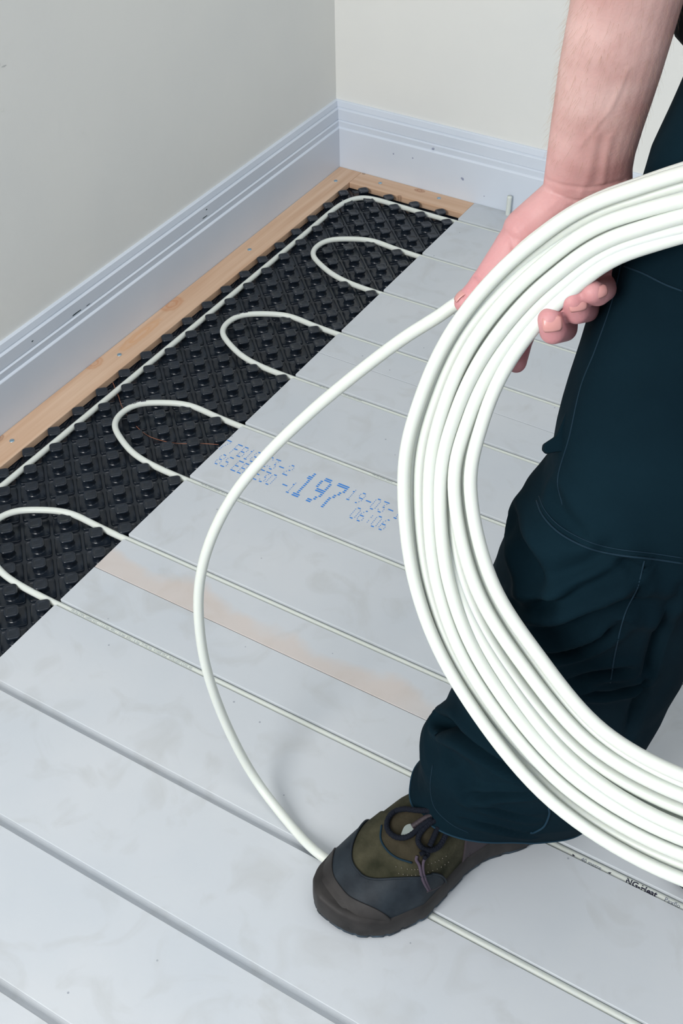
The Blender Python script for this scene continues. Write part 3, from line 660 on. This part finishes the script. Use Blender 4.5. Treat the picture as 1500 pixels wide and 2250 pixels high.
# broad cloth noise
nz_ = np.array([noise.noise(Vector((v[0]*14, v[1]*14, v[2]*7)))*.0032+noise.noise(Vector((v[0]*30+5, v[1]*30, v[2]*18)))*.0016 for v in lco])
edge_keep = 1.0
lco += lno*(nz_*edge_keep)[:, None]
crease([(975, 1588), (990, 1592), (1010, 1600), (1060, 1635), (1110, 1668), (1180, 1700)], .0070, .016, ridge=.010, tmin=1)
crease([(1030, 1750), (1075, 1742), (1130, 1742), (1190, 1738)], .0045, .006, ridge=.004)
crease([(1020, 1800), (1070, 1812), (1120, 1828), (1165, 1838)], .0040, .005, ridge=.003)
crease([(1050, 1765), (1110, 1785), (1170, 1800)], .0040, .004, ridge=.003)
crease([(1000, 1660), (1030, 1680), (1030, 1720)], .010, .003, ridge=.002)
crease([(1130, 1330), (1190, 1325), (1260, 1305), (1330, 1275), (1380, 1240)], .0060, .008, ridge=.006)
crease([(1190, 1440), (1260, 1425), (1320, 1395), (1360, 1360)], .0050, .009, ridge=.006)
crease([(1250, 1500), (1300, 1480), (1370, 1470)], .0055, .006, ridge=.004)
crease([(1290, 1520), (1340, 1520), (1400, 1500)], .0050, .005, ridge=.004)
crease([(1130, 1150), (1150, 1200), (1180, 1270), (1200, 1310)], .010, .006, ridge=.005)
crease([(1370, 1230), (1390, 1250), (1395, 1290)], .0050, .005, ridge=.003)
crease([(1490, 1290), (1455, 1370), (1430, 1450), (1400, 1540), (1375, 1620)], .0050, .010, ridge=.002)
crease([(1225, 1095), (1240, 1130), (1270, 1170)], .008, .003, ridge=.003)
crease([(1160, 1230), (1230, 1270), (1330, 1230)], .012, .005, ridge=.003)
crease([(1200, 1370), (1290, 1350), (1370, 1320), (1440, 1330)], .010, .005, ridge=.005)
set_co(lme, lco); rebuild()
# join the second leg and the seat
ov, of = build_leg(True, 60, 60); sv = []; loft(sv, [(ts(.43, -1.55, z), E1*a, E2*b) for z, a, b in ((.80, .165, .066), (.86, .155, .075), (.92, .15, .085), (1.0, .15, .09))], 40, False)
bm = bmesh.new(); bm.from_mesh(lme); t2 = bpy.data.meshes.new('t'); V2, F2 = join_data([(ov, of), sv[0]]); t2.from_pydata([tuple(map(float, v)) for v in V2], [], F2); bm.from_mesh(t2); bm.to_mesh(lme); bm.free()
trousers = link('trousers', lme, M_trou, person); md = trousers.modifiers.new('s', 'SOLIDIFY'); md.thickness = .0015; md.offset = -1
# hem edge and seams
def surf_tube(name, P, r, m, lift=.0004, parent=None, seg=6, sm=8, bv=None):
    q = []
    for a, b in catmull([(a, b, 0) for a, b in P], sm)[:, :2]:
        h = cast(a, b, bv)
        if h is not None: q.append(np.array(h)-FWD*lift)
    return tube(name, np.array(q), r, m, parent or trousers, seg) if len(q) > 2 else None
hz = [v for v in lco[:120]]; hz.append(hz[0]); tube('hem_edge', np.array(hz), .0011, M_hem, trousers, 8)['label'] = 'frayed blue hem edge'
surf_tube('stitched_seam', [(1178, 1100), (1190, 1130), (1215, 1160), (1250, 1185), (1300, 1207), (1360, 1220), (1430, 1228), (1499, 1238)], .0009, M_seam)
surf_tube('stitched_seam', [(1183, 1090), (1196, 1120), (1222, 1150), (1258, 1174), (1306, 1195), (1364, 1208), (1432, 1216), (1499, 1226)], .0005, M_seam)
surf_tube('stitched_seam', [(1415, 1232), (1400, 1290), (1372, 1350), (1352, 1430), (1340, 1500)], .0007, M_seam)
surf_tube('stitched_seam', [(1400, 385), (1355, 620), (1310, 760), (1275, 850), (1250, 960), (1225, 1050), (1235, 1110)], .0006, M_seam)
surf_tube('stitched_seam', [(1370, 585), (1410, 600), (1460, 625), (1499, 640)], .0008, M_seam)
surf_tube('stitched_seam', [(950, 1680), (945, 1730), (955, 1775), (990, 1810), (1030, 1830)], .0005, M_seam)
surf_tube('hem_thread', [(1205, 1775), (1206, 1790), (1195, 1815), (1175, 1828), (1165, 1830)], .0012, M_hem)
# the little tool tab standing off the thigh
tb = [A(1250, 890, .985), A(1222, 958, .985), A(1196, 975, .985), A(1194, 988, .985), A(1203, 997, .985), A(1222, 993, .985)]
inn = [A(1280, 900, .985), A(1270, 960, .985), A(1262, 990, .985)]
bm = bmesh.new(); pl = [tb[0], tb[1], tb[2], tb[3], tb[4], tb[5], inn[2], inn[1], inn[0]]
va = [bm.verts.new(tuple(p)) for p in pl]; vb = [bm.verts.new(tuple(p+FWD*.012)) for p in pl]; bm.faces.new(va); bm.faces.new(vb[::-1])
for i in range(len(pl)): bm.faces.new([va[i], va[(i+1) % len(pl)], vb[(i+1) % len(pl)], vb[i]])
o = bm_obj('pocket_tab', bm, M_trou, trousers); md = o.modifiers.new('b', 'BEVEL'); md.width = .0015; md.segments = 2

# --- shirt
sh = []
loft(sh, [(ts(c, -1.558, z), E1*a, E2*b) for z, a, b, c in ((.889, .196, .108, .446), (.893, .198, .110, .446), (.93, .197, .112, .445), (1.05, .170, .118, .44), (1.2, .175, .124, .44), (1.33, .188, .124, .44), (1.42, .165, .10, .44), (1.468, .078, .075, .44))], 40, False)
loft(sh, [(S_R*(1-k)+elbow*k, np.array((.062, 0, 0))*w, np.array((0, .062, 0))*w) for k, w in ((-.12, .6), (0, 1.08), (.3, 1.05), (.62, .98), (.64, .98))], 24, False)
loft(sh, [(S_L*(1-k)+EL*k, np.array((.062, 0, 0))*w, np.array((0, .062, 0))*w) for k, w in ((-.12, .6), (0, 1.08), (.3, 1.05), (.62, .98), (.64, .98))], 24, False)
V_, F_ = join_data(sh); o = mesh('shirt', V_, F_, M_shirt, person); md = o.modifiers.new('s', 'SOLIDIFY'); md.thickness = .003; md.offset = 1; o['label'] = 'black knitted shirt'

# --- work shoe
LEN = .303
MED = [(0, 0), (.006, .020), (.016, .031), (.05, .037), (.0756, .034), (.113, .022), (.1424, .022), (.1745, .030), (.2165, .0405), (.26, .034), (.285, .018), (.297, .002), (.303, -.014), (.3055, -.024)]
LAT = [(0, 0), (.006, -.016), (.016, -.026), (.05, -.036), (.0756, -.038), (.113, -.050), (.1424, -.061), (.1745, -.069), (.2165, -.071), (.26, -.067), (.285, -.057), (.297, -.047), (.303, -.036), (.3055, -.026)]
TOP = [(0, .085), (.012, .105), (.04, .115), (.10, .113), (.14, .112), (.18, .099), (.21, .085), (.24, .072), (.262, .060), (.280, .050), (.292, .040), (.300, .031), (.3045, .022)]
def itp(tb_, a): return float(np.interp(a, [q[0] for q in tb_], [q[1] for q in tb_]))
def shoe_pt(a, th, off=0.0):
    """a: distance from the heel, th: 0 medial side ... pi lateral side"""
    m1, l1 = itp(MED, a), itp(LAT, a); c = (m1+l1)/2; w = (m1-l1)/2; h = max(itp(TOP, a)-.014, .004)
    ct, st = math.cos(th), math.sin(th); k = .72 if a > .18 else .72-.1*(.18-a)/.18
    y = c+(w+off)*math.copysign(abs(ct)**.62, ct)*(1-.30*max(0, st)**3*(.2 if a > .2 else 1)); z = .014+(h+off)*abs(st)**.80
    lean = .010*(a/.3)
    return HEEL+HD*(a+off*(1 if a > .29 else 0))+LT*(y-lean*st*0)+np.array((0, 0, z))
def patch(name, a0f, a1f, th0, th1, off, m, parent, na=50, nt=44, thick=.0018, pr=True):
    vs = []
    for i in range(na):
        for j in range(nt):
            th = th0+(th1-th0)*j/(nt-1); a0, a1 = a0f(th), a1f(th); vs.append(shoe_pt(a0+(a1-a0)*i/(na-1), th, off))
    fs = [(i*nt+j, i*nt+j+1, (i+1)*nt+j+1, (i+1)*nt+j) for i in range(na-1) for j in range(nt-1)]
    o = mesh(name, vs, fs, m, parent); md = o.modifiers.new('s', 'SOLIDIFY'); md.thickness = thick; md.offset = -1; return o
def cst(x): return lambda th: x
shoe = patch('work_shoe', cst(.001), cst(.3045), .0, PI, 0, M_suede, person, 90, 60)
shoe['label'] = 'olive suede work shoe with black rubber toe cap'
bvv = []; 
for i in range(90):
    for j in range(60): bvv.append(Vector(shoe_pt(.001+(.3035)*i/89, PI*j/59, .0)))
SBV = BVHTree.FromPolygons(bvv, [(i*60+j, i*60+j+1, (i+1)*60+j+1, (i+1)*60+j) for i in range(89) for j in range(59)])
cap0 = lambda th: .262-.070*abs(math.cos(th))**1.6-.012*math.cos(th)
patch('toe_cap', cap0, cst(.3050), .0, PI, .0014, M_rub, shoe, 50, 60)['label'] = 'black rubber toe cap'
tube('cap_edge', np.array([shoe_pt(cap0(t), t, .0016) for t in np.linspace(.05, PI-.05, 60)]), .0013, M_rub, shoe, 8)
patch('toe_bumper', lambda th: .284-.03*abs(math.cos(th))**2, cst(.3053), .0, PI, .0030, M_foxing, shoe, 30, 60)['label'] = 'brown rubber toe bumper'
patch('heel_panel', cst(.001), lambda th: .155-.02*math.sin(th), .0, .95, .0012, M_brown, shoe, 40, 24)
# foxing band and tread
def outline(off, n=140):
    P = []
    aa = np.linspace(0, 1, n)
    for k in aa: a = .3055*math.sin(PI/2*k)**1.0 if k < 1 else .3055; P.append((a, itp(MED, a)))
    for k in aa[::-1][1:-1]: a = .3055*math.sin(PI/2*k); P.append((a, itp(LAT, a)))
    P = np.array(P); T = np.roll(P, -1, 0)-np.roll(P, 1, 0); T /= np.linalg.norm(T, axis=1)[:, None]+1e-9; N = np.c_[T[:, 1], -T[:, 0]]
    c = P.mean(0); sgn = np.sign(((P-c)*N).sum(1).mean()); Q = P+N*off*sgn
    for _ in range(3): Q = (np.roll(Q, 1, 0)+Q*2+np.roll(Q, -1, 0))/4
    return Q
def sole(name, rows, m, parent, zn=None):
    R = [outline(o) for o, _ in rows]; n = len(R[0]); vs = []
    for Q, (o, z) in zip(R, rows):
        for ki, (a, b) in enumerate(Q):
            if z < .008 and ki % 9 in (0, 1): a = .15+(a-.15)*.994; b = b*.965
            zz = z+(max(0, (a-.25)/.055)**2*.012 if z > .018 else max(0, (a-.272)/.033)**2*.006); vs.append(HEEL+HD*a+LT*b+np.array((0, 0, zz if z > .002 else max(zz, .0002))))
    fs = [(i*n+k, i*n+(k+1) % n, (i+1)*n+(k+1) % n, (i+1)*n+k) for i in range(len(rows)-1) for k in range(n)]
    fs += [tuple(range(n-1, -1, -1)), tuple(range((len(rows)-1)*n, len(rows)*n))]; return mesh(name, vs, fs, m, parent)
sole('foxing', [(-.001, .006), (.0035, .007), (.0042, .012), (.0036, .026), (.0014, .033), (-.003, .034)], M_foxing, shoe)
sole('sole', [(-.003, .0003), (.0020, .0005), (.0038, .004), (.0036, .0075), (-.002, .0085)], M_tread, shoe)['label'] = 'worn blue-black tread'
# tongue, piping, stitches, badge and laces laid on the upper
def on_shoe(P, lift=0.0, n=8):
    q = []
    for a, b in catmull([(a, b, 0) for a, b in P], n)[:, :2]:
        h = cast(a, b, SBV)
        if h is not None: q.append(np.array(h)+np.array((0, 0, lift)))
    return np.array(q)
def shoe_tube(name, P, r, m, lift=0, seg=10, n=8):
    q = on_shoe(P, lift, n); return tube(name, q, r, m, shoe, seg) if len(q) > 3 else None
TG_ = [(838, 1815), (836, 1845), (850, 1870), (872, 1887), (905, 1898), (925, 1892), (945, 1860), (960, 1815), (930, 1780), (890, 1785), (860, 1795)]
q = on_shoe(TG_+[TG_[0]], .0012, 5)[:-1]; c_ = q.mean(0)+np.array((0, 0, .003)); rings = [c_+(q-c_)*k for k in (1, .8, .55, .3)]; vs = []
for k, R_ in enumerate(rings):
    for p in R_:
        h = SBV.ray_cast(Vector(p)+Vector((0, 0, .05)), Vector((0, 0, -1)))[0]; vs.append(np.array(h if h is not None else p)+np.array((0, 0, (.0012, .0024, .003, .003)[k])))
vs.append(c_); n_ = len(q)
mesh('tongue', vs, [(i*n_+k, i*n_+(k+1) % n_, (i+1)*n_+(k+1) % n_, (i+1)*n_+k) for i in range(3) for k in range(n_)]+[(3*n_+k, 3*n_+(k+1) % n_, 4*n_) for k in range(n_)], M_tong, shoe)
shoe_tube('piping', [(838, 1815), (836, 1845), (850, 1870), (872, 1887), (905, 1898)], .0011, M_seam, .0018)
shoe_tube('piping', [(935, 1960), (960, 1950), (1000, 1922), (1022, 1895), (1030, 1875)], .0016, M_brown, .001)
for P_ in ([(870, 1905), (900, 1911), (918, 1911)], [(876, 1920), (900, 1924), (922, 1923)], [(940, 1900), (960, 1893), (980, 1882)], [(940, 1917), (965, 1908), (985, 1895)], [(893, 1888), (906, 1891), (915, 1889)]):
    q = on_shoe(P_, .0006, 5)
    for k, p in enumerate(q[::1]):
        if k % 2 == 0: e = []; ball(e, p, .0007, 6); mesh('stitch', *e[0], M_stitch, shoe)
q = on_shoe([(880, 1840), (888, 1822), (900, 1816), (910, 1820), (905, 1835), (892, 1845), (880, 1840)], .0052, 4); mesh('badge', [q.mean(0)+np.array((0, 0, .0008))]+list(q), [(0, k, k+1) for k in range(1, len(q))], M_refl, shoe)['label'] = 'grey reflective badge'
def lace(P, r=.0030, m=None, lift=.0045, name='lace'):
    q = on_shoe(P, lift, 8)
    if len(q) > 3:
        for _ in range(3): q[1:-1] = (q[:-2]+q[1:-1]*2+q[2:])/4
        rr = r*(1+.07*np.sin(np.arange(len(q))*2.2)); tube(name, q, rr, m or M_lace, shoe, 12)
lace([(945, 1789), (915, 1788), (885, 1785), (862, 1793), (850, 1812), (852, 1832), (868, 1846), (888, 1848), (905, 1840), (925, 1822), (948, 1806)], lift=.0065)
lace([(962, 1806), (940, 1818), (922, 1838), (918, 1856), (928, 1870), (945, 1875), (962, 1868), (973, 1853), (982, 1832)], lift=.0060)
lace([(962, 1822), (953, 1842), (943, 1864)], lift=.0040); lace([(965, 1798), (940, 1800), (920, 1812), (905, 1822)], lift=.0050, m=M_brown)
lace([(922, 1884), (932, 1880), (940, 1884), (932, 1892)], .0024, M_lace, .006, 'lace_knot')
lace([(916, 1884), (914, 1893), (921, 1905), (925, 1925), (931, 1943), (940, 1960)], .0017, M_lace2, .0030, 'lace_end'); lace([(938, 1886), (930, 1896), (929, 1915), (934, 1936), (943, 1957)], .0016, M_lace2, .0030, 'lace_end')

# a second shoe under the other leg
o2 = shoe.copy(); COL.objects.link(o2); Mx = Matrix.Translation(Vector(ts(.395, .03, 0))); o2.parent = person; o2.matrix_parent_inverse = person.matrix_world.inverted(); o2.matrix_world = Mx @ shoe.matrix_world; o2['label'] = 'second olive work shoe'
for ch in [c for c in shoe.children if c.name.split('.')[0] in ('toe_cap', 'foxing', 'sole', 'toe_bumper')]:
    c2 = ch.copy(); COL.objects.link(c2); c2.parent = o2; c2.matrix_parent_inverse = Matrix()
bpy.context.view_layer.update()
